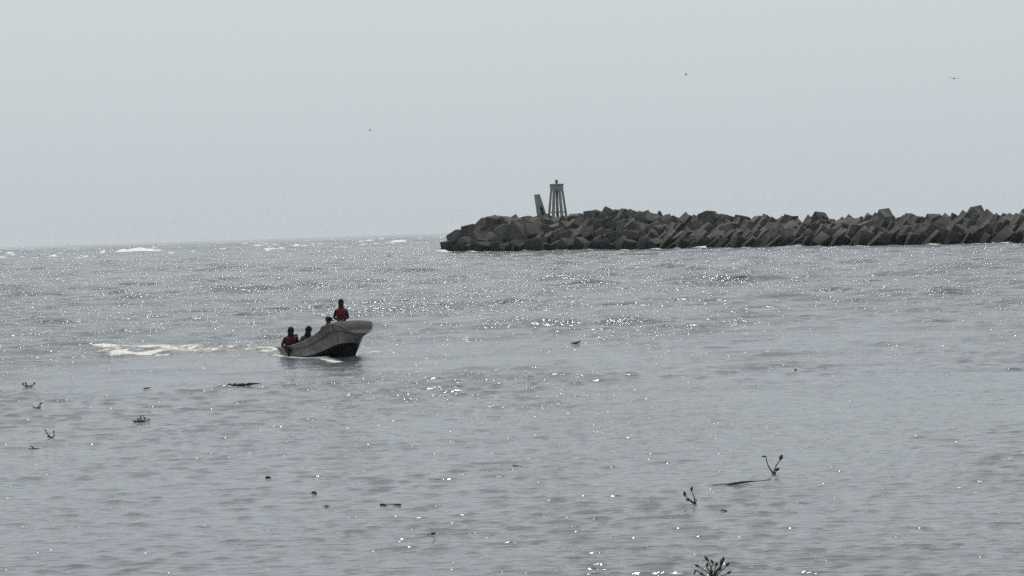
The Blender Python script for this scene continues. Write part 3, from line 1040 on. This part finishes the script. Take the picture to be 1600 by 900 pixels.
def person(label, where, yaw, seated, top, legs, vest=None, headwear='cap', headmat=None, lean=0.0, hands=None, head_turn=0.0):
    """where: position in the boat's frame of the feet (standing) or the seat (seated). x forward, y left."""
    z0 = where[2]
    J = {}
    if seated:
        hip = Vector((0, 0, .10))
        J['pelvis'] = hip
        kn = [(.42, .13 * s_, .13) for s_ in (1, -1)]
        an = [(.40, .12 * s_, -.27) for s_ in (1, -1)]
        toe = [(.58, .13 * s_, -.31) for s_ in (1, -1)]
        hipj = [(.04, .10 * s_, .09) for s_ in (1, -1)]
    else:
        hip = Vector((0, 0, .93))
        J['pelvis'] = hip
        kn = [(.05, .13 * s_, .50) for s_ in (1, -1)]
        an = [(-.02, .15 * s_, .09) for s_ in (1, -1)]
        toe = [(.15, .17 * s_, .03) for s_ in (1, -1)]
        hipj = [(.0, .10 * s_, .88) for s_ in (1, -1)]
    cl, sl_ = math.cos(lean), math.sin(lean)

    def tor(x, y, z):
        return (hip.x + x * cl + z * sl_, hip.y + y, hip.z + z * cl - x * sl_)
    J['waist'] = tor(.01, 0, .17); J['chest'] = tor(.015, 0, .36); J['neckb'] = tor(-.005, 0, .50)
    J['neck'] = tor(.005, 0, .56); J['jaw'] = tor(.03, 0, .63); J['head'] = tor(.025, 0, .71); J['crown'] = tor(.015, 0, .785)
    hands = hands or [(.26, .12), (.26, -.12)]
    ex = []
    rad = {'pelvis': (.165, .125), 'waist': (.15, .115), 'chest': (.175, .125), 'neckb': (.085, .075), 'neck': (.058, .058), 'jaw': (.070, .080),
           'head': (.082, .096), 'crown': (.062, .070)}
    E = [('pelvis', 'waist'), ('waist', 'chest'), ('chest', 'neckb'), ('neckb', 'neck'), ('neck', 'jaw'), ('jaw', 'head'), ('head', 'crown')]
    REG = {('pelvis', 'waist'): 1, ('waist', 'chest'): 1, ('chest', 'neckb'): 1, ('neckb', 'neck'): 1}
    for i, s_ in enumerate((1, -1)):
        n = 'LR'[i]
        J['sh' + n] = tor(-.01, .185 * s_, .435)
        hv = hands[i]
        wr = Vector(tor(hv[0], hv[1] if len(hv) > 1 else .1 * s_, hv[2] if len(hv) > 2 else .10))
        shp = Vector(J['sh' + n])
        mid = (shp + wr) / 2
        L1 = .285; dd = (wr - shp).length / 2
        off = math.sqrt(max(L1 * L1 - dd * dd, .0004))
        bend = Vector((-.55, .75 * s_, -.45)); ax = (wr - shp).normalized(); bend = (bend - ax * bend.dot(ax)).normalized()
        J['el' + n] = mid + bend * off
        J['wr' + n] = wr
        hd = (wr - Vector(J['el' + n])).normalized()
        J['pm' + n] = wr + hd * .075
        rad['sh' + n] = .066; rad['el' + n] = .048; rad['wr' + n] = (.030, .030); rad['pm' + n] = (.040, .024)
        E += [('chest', 'sh' + n), ('sh' + n, 'el' + n), ('el' + n, 'wr' + n), ('wr' + n, 'pm' + n)]
        REG[('chest', 'sh' + n)] = 1; REG[('sh' + n, 'el' + n)] = 1; REG[('el' + n, 'wr' + n)] = 1
        J['hp' + n] = hipj[i]; J['kn' + n] = kn[i]; J['an' + n] = an[i]; J['to' + n] = toe[i]
        rad['hp' + n] = .095; rad['kn' + n] = .062; rad['an' + n] = .044; rad['to' + n] = (.045, .032)
        E += [('pelvis', 'hp' + n), ('hp' + n, 'kn' + n), ('kn' + n, 'an' + n), ('an' + n, 'to' + n)]
        REG[('pelvis', 'hp' + n)] = 2; REG[('hp' + n, 'kn' + n)] = 2; REG[('kn' + n, 'an' + n)] = 2; REG[('an' + n, 'to' + n)] = 3
        # fingers, thumb from the side of the palm
        side = hd.cross(Vector((0, 0, 1)))
        side = side.normalized() if side.length > .05 else Vector((0, 1, 0))
        dn = hd.cross(side)
        if dn.z > 0: dn = -dn
        pmv = Vector(J['pm' + n])
        for q, (o_, ln) in enumerate(((-.030, .070), (-.010, .082), (.011, .077), (.031, .060))):
            def fing(mb, o_=o_, ln=ln, pmv=pmv, hd=hd, side=side, dn=dn):
                b0 = pmv + side * o_ + hd * .005
                mb.tube([b0, b0 + hd * ln * .5, b0 + hd * ln * .75 + dn * ln * .3, b0 + hd * ln * .78 + dn * ln * .6], [.0095, .009, .008, .006], 6)
            ex.append((fing, 0))

        def thumb(mb, pmv=pmv, hd=hd, side=side, dn=dn, s_=s_):
            b0 = pmv - hd * .045 - side * s_ * .032
            mb.tube([b0, b0 + hd * .03 - side * s_ * .022, b0 + hd * .058 - side * s_ * .028 + dn * .012], [.011, .010, .007], 6)
        ex.append((thumb, 0))
    hdp = Vector(J['head'])
    fx = Vector((cl, 0, -sl_)); fz = Vector((sl_, 0, cl))

    def face(mb):
        mb.tube([hdp + fx * .080 + fz * .01, hdp + fx * .108 - fz * .025, hdp + fx * .088 - fz * .036], [.010, .015, .010], 6)
        for s_ in (1, -1):
            mb.ellip(hdp + Vector((0, .084 * s_, 0)) - fz * .012, (.022, .010, .032), 6, 5)
        mb.tube([hdp + fx * .088 + Vector((0, -.025, 0)) - fz * .066, hdp + fx * .094 - fz * .068, hdp + fx * .088 + Vector((0, .025, 0)) - fz * .066], [.004, .007, .004], 5)
    ex.append((face, 0))
    me = bodymesh('body', J, E, rad, REG, [M['skin'], top, legs, M['black']], ex)
    root = empty('person', mw=BOAT @ Matrix.Translation(where) @ Matrix.Rotation(yaw, 4, 'Z') @ Matrix.Diagonal((1.16, 1.16, 1.06, 1) if seated else (1, 1, 1, 1)))
    tag(root, label, 'person')
    link_mesh('body', me, root)
    for s_ in (1, -1):
        MB().ellip(hdp + fx * .088 + Vector((0, .032 * s_, 0)) + fz * .008, (.008, .013, .008), 6, 5).build('eye', M['black'], root)
    if vest:
        vb = MB(); vs, fs = [], []
        prof = [(.04, .175, .14), (.09, .185, .15), (.18, .19, .16), (.30, .20, .165), (.40, .175, .155), (.47, .12, .12)]
        for z, ry, rx in prof:
            for k in range(16):
                a = 2 * math.pi * k / 16
                vs.append(tor(rx * math.cos(a) * (1.05 if math.cos(a) > 0 else .95), ry * math.sin(a), z + .06))
        for i in range(len(prof) - 1):
            for k in range(16):
                k2 = (k + 1) % 16
                fs.append((i * 16 + k, i * 16 + k2, (i + 1) * 16 + k2, (i + 1) * 16 + k))
        fs.append(tuple(range(15, -1, -1))); fs.append(tuple((len(prof) - 1) * 16 + k for k in range(16)))
        vb.add(vs, fs)
        vo = vb.build('life_vest', vest, root)
        for z in (.14, .27):
            sb = MB().tube([tor(.178 * math.cos(a), .202 * math.sin(a), z) for a in np.linspace(0, 2 * math.pi, 21)], .016, 5)
            sb.build('strap', M['strap'], vo)
    hm = headmat or M['black']
    hc = hdp + fz * .015
    mrot = Matrix((fx, Vector((0, 1, 0)), fz)).transposed()
    if headwear == 'hood':
        hbm = MB()
        hbm.ellip(hc - fx * .018 + fz * .012, (.118, .108, .135), 12, 9, mrot)
        hbm.tube([hc - fx * .02 - fz * .08, hc - fx * .02 - fz * .16, hc - fx * .01 - fz * .24], [.095, .095, .13], 12)
        hbm.build('hood', hm, root)
    else:
        cb = MB(); vs, fs = [], []
        for z, r_ in ((.0, .112), (.03, .115), (.07, .104), (.10, .075), (.115, .03)):
            for k in range(14):
                a = 2 * math.pi * k / 14
                vs.append(hc + mrot @ Vector((r_ * 1.08 * math.cos(a), r_ * math.sin(a), z)))
        for i in range(4):
            for k in range(14):
                k2 = (k + 1) % 14
                fs.append((i * 14 + k, i * 14 + k2, (i + 1) * 14 + k2, (i + 1) * 14 + k))
        fs.append(tuple(4 * 14 + k for k in range(14)))
        cb.add(vs, fs)
        co = cb.build('cap', hm, root)
        if headwear == 'cap':
            MB().box(hc + fx * .15 + fz * .008, (.11, .15, .012), mrot).build('peak', hm, co)
        hr = MB().ellip(hc - fx * .022 - fz * .01, (.092, .098, .10), 10, 7, mrot)
        hr.build('hair', M['black'], root)
    return root


def boat_at(px, xb, z):
    """y in the boat's frame at which a point xb metres forward of the transom lies on image column px"""
    lo, hi = -2.0, 2.0
    for _ in range(40):
        y = (lo + hi) / 2
        q = proj(BOAT @ Vector((xb, y, z)))[0]
        # port lies to the right in the picture
        if q < px: lo = y
        else: hi = y
    return (lo + hi) / 2


CAMYAW = math.pi / 2 - math.pi / 2
ys1 = boat_at(533.5, 4.0, 1.5)
print('people y', ys1, boat_at(452, .95, .8), boat_at(475, 1.3, .8), boat_at(508, 3.0, .9))
person('hooded person standing in the bow in a red life vest', (4.0, ys1, .38), R(-25), False, M['navy'], M['trouser'], M['red'], 'hood', M['navy'],
       hands=[(.24, .06, .10), (.22, -.10, .08)])
person('seated person at the stern in a dark red life vest, nearest the wake', (.95, boat_at(453, .95, .8), .15), R(-15), True, M['navy'], M['trouser'], M['darkred'], 'hood', M['black'], lean=.3)
person('seated person in dark grey clothes just right of the red-vested one at the stern', (1.35, boat_at(476, 1.35, .8), .17), R(10), True, M['grey'], M['trouser'], None, 'hood', M['black'], lean=.32)
person('person sitting low amidships with only dark head and shoulder above the gunwale', (2.75, boat_at(508, 2.75, .9), .55), R(15), True, M['grey'], M['trouser'], None, 'cap', M['black'], lean=.25)


# ------------------------------------------------------------------ floating plants and drift
def hyacinth(label, px, py, stalks, base=.05, group=None):
    """stalks: (dx px, dy px up, curve px, leaf length px, leaf width px, leaf tilt deg); sizes read off the photograph at this distance"""
    p = at(px, py)
    m_ = (p - CAMP).dot(fwd) / F
    root = empty('water_hyacinth', (p.x, p.y, sea_z(p) + .01))
    tag(root, label, 'water plant', group)
    gg = random.Random(int(px * 7 + py))
    rb = MB()
    base *= .65
    rb.ellip((0, 0, -.01), (base, base, .03), 8, 5)
    for k in range(5):
        a = gg.uniform(0, 6.28)
        rb.tube([(0, 0, 0), (math.cos(a) * base * 1.3, math.sin(a) * base * 1.3, -.02), (math.cos(a) * base * 2.0, math.sin(a) * base * 2, -.06)], [.012, .009, .004], 5)
    rb.build('root_mass', M['root'], root)
    for (dx, dy, cv_, ll, lw, tilt) in stalks:
        X_, Z_ = dx * m_, dy * m_
        dep = gg.uniform(-.5, .5) * abs(Z_)
        pts = []
        for i in range(7):
            t_ = i / 6
            pts.append(Vector((X_ * t_ + cv_ * m_ * math.sin(math.pi * t_), dep * t_ * .5, Z_ * t_ - .01)))
        rs = [max(.0055, 1.0 * m_) * k for k in (1.5, 1.35, 1.1, .95, .85, .8, .75)]
        so_ = MB().tube(pts, rs, 6).build('stalk', M['stem'], root)
        if ll:
            lf = MB(); vs, fs = [], []
            ta = R(tilt)
            dr = Vector((math.sin(ta), dep * .3 / max(abs(Z_), .05), math.cos(ta))).normalized()
            sd_ = dr.cross(Vector((0, 1, 0))).normalized()
            nn = dr.cross(sd_)
            prof = [(0, .25), (.18, .75), (.42, 1), (.68, .85), (.88, .45), (1, .06)]
            for t_, w_ in prof:
                c = pts[-1] + dr * ll * m_ * (t_ - .06) + nn * .25 * lw * m_ * math.sin(t_ * 2.6)
                hw = lw * m_ * .5 * w_
                th = .16 * lw * m_ * w_ + .001
                vs += [c - sd_ * hw - nn * hw * .5, c - nn * th, c + sd_ * hw - nn * hw * .5, c + nn * th]
            for i in range(len(prof) - 1):
                for k in range(4):
                    k2 = (k + 1) % 4
                    fs.append((i * 4 + k, i * 4 + k2, (i + 1) * 4 + k2, (i + 1) * 4 + k))
            fs += [(3, 2, 1, 0), tuple(len(prof) * 4 - 4 + k for k in range(4))]
            lf.add(vs, fs); lf.build('leaf', M['leaf'], so_)
    return root


hyacinth('water hyacinth with one bent and one upright stalk, right of the floating stick', 1209, 740,
         [(-11, 27, -3, 9, 3, -80), (11, 21, -2, 10, 6, 22), (3, 5, 2, 8, 5, 60)], .05)
hyacinth('small water hyacinth with two budded stalks at the left end of the stick', 1085, 787,
         [(-14, 12, 1, 9, 5, -8), (-4, 20, 2, 8, 4.5, 6), (-8, 5, 0, 7, 4, -60), (2, 8, 2, 0, 0, 0)], .045)
hyacinth('large leafy water hyacinth clump cut by the bottom edge of the picture', 1113, 905,
         [(-26, 17, -2, 10, 3, -160), (-20, 21, 4, 9, 4, -60), (-8, 20, 1, 8, 4, 15), (-5, 29, 2, 11, 5, -35), (2, 26, -4, 8, 4, -30), (6, 22, 0, 7, 5, 20),
          (14, 22, -3, 13, 6, 10), (18, 28, -1, 9, 4, 4), (22, 21, 0, 9, 4.5, 40), (10, 14, 0, 9, 5, 35), (-14, 8, 0, 8, 5, -50), (-2, 10, 3, 8, 6, 10), (24, 9, 0, 8, 5, 60)], .14)
hyacinth('tiny two-stalked water plant near the left edge, below the others', 81, 684, [(-9, 13, -2, 4, 2.2, -90), (3, 9, 2, 4, 2.5, 4), (-4, 2, 0, 4, 2, -70)], .04, None)
hyacinth('tiny water plant lying flat, lowest of those at the left edge', 54, 702, [(-6, 6, 0, 0, 0, 0), (5, 1, 0, 3, 2, 80), (-9, 1, 0, 0, 0, 0)], .035)
hyacinth('tiny water plant with a slanting leaf near the left edge', 58, 639, [(4, 6, 1, 6, 3, 60), (-5, 2, 0, 4, 2, -70), (4, 1, 1, 4, 2, 50)], .04)
hyacinth('tiny row of dark leaf tips, uppermost of the plants at the left edge', 44, 606, [(-8, 3, 0, 4, 3, 5), (-3, 4, 0, 4, 3, -10), (9, 3, 2, 4, 3, 30), (4, 1, 0, 3, 2, 70)], .04)
hyacinth('flat tangle of water plant leaves left of the driftwood', 222, 659, [(-10, 2, 0, 6, 2.5, -88), (-8, 4, 0, 7, 2, 75), (2, 7, 3, 6, 2.2, 115), (9, 2, 2, 5, 3, 75), (-3, 9, 0, 8, 2, 84), (-8, .5, 0, 6, 2, -92)], .045)


def drift(name, label, cat, px, py, prof, depth=.06):
    """prof: (dx px, centre dy px, radius px) along a floating piece"""
    p = at(px, py)
    m_ = (p - CAMP).dot(fwd) / F
    pts = [Vector((dx * m_, depth * math.sin(i * 1.7), (dy) * m_)) for i, (dx, dy, r_) in enumerate(prof)]
    mb = MB().tube(pts, [max(r_ * m_, .004) for _, _, r_ in prof], 8, ref=(0, 0, 1))
    gg = random.Random(int(px))
    mb.v = [(x + gg.uniform(-.1, .1) * m_, y, z + gg.uniform(-.25, .25) * m_) for x, y, z in mb.v]
    o = mb.build(name, M['wood'], None, loc=(p.x, p.y, sea_z(p) + .01))
    tag(o, label, cat, kind='thing')
    return o


drift('driftwood', 'knobbly dark driftwood floating just below the boat', 'driftwood', 381, 604.5,
      [(-27, 0, .4), (-24, 1.4, 2.2), (-21, 2.4, 2.6), (-18, .6, 1.8), (-15.5, 2.2, 3.2), (-11, .8, 2.5), (-6, 1.5, 2.4), (-2, 2.0, 2.6), (3, 1.2, 1.9), (7, 1.8, 2.3), (11, 2.8, 2.5), (15, 2.6, 1.6), (20, 2.5, 1.0), (26, 2.6, .4)])
drift('floating_stick', 'long thin dark stick floating between the two water hyacinths', 'stick', 1150, 757.5,
      [(-64, -4, .35), (-45, -1.5, .5), (-20, .3, .6), (-12, .3, 1.3), (5, 1.2, 2.0), (20, 2.4, 1.6), (30, 3.4, .9), (42, 3.9, .6), (52, 4, .9), (54, 4, .3)])
drift('floating_debris', 'small dark L-shaped scrap floating in open water right of the boat', 'debris', 901, 537.5, [(-8, .2, .8), (-4, .4, 1.3), (0, .5, 1.5), (3, 1.2, 1.6), (6, 3.0, 1.2), (7, 3.8, .5)])
drift('floating_debris', 'thin dark sliver floating above the flat plant tangle at left', 'debris', 230, 608, [(-6, 0, .5), (-1, .4, 1.2), (4, .8, .8), (7, 1, .3)])
drift('floating_debris', 'round dark knob, upper left of the two lying left of centre', 'debris', 419, 747, [(-4, 0, .8), (-1, .8, 1.9), (2, .6, 1.4), (5, -.2, .5)])
drift('floating_debris', 'round dark knob, lower right of the two lying left of centre', 'debris', 491, 771.5, [(-4, .3, .8), (-1, .6, 2.1), (2, .5, 1.9), (4, .3, .7)])
drift('floating_debris', 'flat dark sliver just below the round dark knobs', 'debris', 510, 792, [(-6, .2, .4), (0, .4, 1.3), (5, .3, .5)])
drift('floating_debris', 'dark wedge with a long thin tail, low centre of the picture', 'debris', 610, 790, [(-15, .5, 1.6), (-12, .6, 2.0), (-8, .5, 1.1), (-3, .2, .45), (3, .2, .5), (10, .2, 1.0), (16, .4, 1.1), (18, .5, .4)])
drift('floating_debris', 'dark upright nub floating lowest in the centre', 'debris', 677, 836, [(-9, -.3, .5), (-4, .2, .8), (-1, 1.2, 2.0), (2, 2.2, 2.0), (3, 4, .8)])
drift('floating_debris', 'short thin dark twig in mid water left of the water hyacinths', 'debris', 807, 729.5, [(-7, 0, .5), (-2, .4, 1.1), (2, .2, .6), (8, .2, .5)])
drift('floating_debris', 'dark scrap floating just right of the small budded water hyacinth', 'debris', 1131, 799, [(-5, .6, .6), (-1, .4, 1.2), (3, 0, 1.0), (5, -.2, .4)])

p = at(1242, 581); m_ = (p - CAMP).dot(fwd) / F
lt = MB().tube([(-.03, 0, -.04), (-.015, 0, .03), (.02, .015, .10), (.045, .015, .145), (.05, .015, .165)], [.05, .08, .072, .032, .03], 10)
tag(lt.build('floating_litter', M['litter'], None, loc=(p.x, p.y, sea_z(p))), 'small white piece of litter floating alone in open water at right', 'litter', kind='thing')


# ------------------------------------------------------------------ birds
def bird(label, px, py, dist, span, bank, wing_up, yaw=0.0, thick=1.0):
    p = CAMP + ray(px, py) * dist
    root = empty('sea_bird', p)
    root.rotation_euler = Euler((0, R(-bank), R(yaw)), 'ZYX')
    tag(root, label, 'bird')
    b = MB().tube([(0, -.32 * span, .0), (0, -.2 * span, 0), (0, 0, .0), (0, .16 * span, .01), (0, .24 * span, .02), (0, .31 * span, .01)],
                  [.015 * span, .045 * span, .07 * span, .05 * span, .032 * span, .006 * span], 8)
    b.build('body', M['bird'], root)
    for sg in (1, -1):
        wb_ = MB(); vs, fs = [], []
        for t_, ch, yy, zz in ((0, .20, 0, 0), (.25, .20, .03, .5), (.5, .16, .03, .85), (.8, .10, -.03, .95), (1, .02, -.10, 1)):
            x = sg * (.03 + t_ * .47) * span
            z = zz * math.tan(R(wing_up)) * .35 * span
            th = .012 * span * thick
            vs += [(x, (yy + ch / 2) * span, z), (x, yy * span, z + th), (x, (yy - ch / 2) * span, z), (x, yy * span, z - th)]
        for i in range(4):
            for k in range(4):
                k2 = (k + 1) % 4
                fs.append((i * 4 + k, i * 4 + k2, (i + 1) * 4 + k2, (i + 1) * 4 + k))
        fs += [(3, 2, 1, 0), (16, 17, 18, 19)]
        wb_.add(vs, fs); wb_.build('wing', M['bird'], root)
    return root


bird('small dark bird flying in the sky above the boat', 578, 204, 420, .75, 30, 25, 60, 2)
bird('small dark bird flying high right of the beacon tower', 1072, 116.5, 420, .78, 48, 20, 70, 2)
bird('pale bird gliding with level wings at the upper right', 1491, 122.5, 430, 1.75, -6, 8, 0)
bird('dark bird flapping low over the sea left of the breakwater', 608.5, 400, 380, .95, 62, 42, 30, 2)


# ------------------------------------------------------------------ haze
HAZE = True
if HAZE:
    hz = MB().box((0, 3200, 19.5), (380000 / 2, 12800, 43))
    hm = bpy.data.materials.new('sea_haze')
    hm.use_nodes = True
    t = hm.node_tree
    for n in list(t.nodes): t.nodes.remove(n)
    ou = t.nodes.new('ShaderNodeOutputMaterial')
    pv = t.nodes.new('ShaderNodeVolumePrincipled')
    pv.inputs['Color'].default_value = (0.93, 0.96, 1.0, 1)
    pv.inputs['Density'].default_value = 0.000034
    pv.inputs['Anisotropy'].default_value = 0.2
    pv.inputs['Density Attribute'].default_value = ''
    t.links.new(pv.outputs[0], ou.inputs['Volume'])
    ho = hz.build('haze', hm, None, smooth=False)
    tag(ho, 'thin pale sea haze over the whole water', 'haze', kind='stuff')
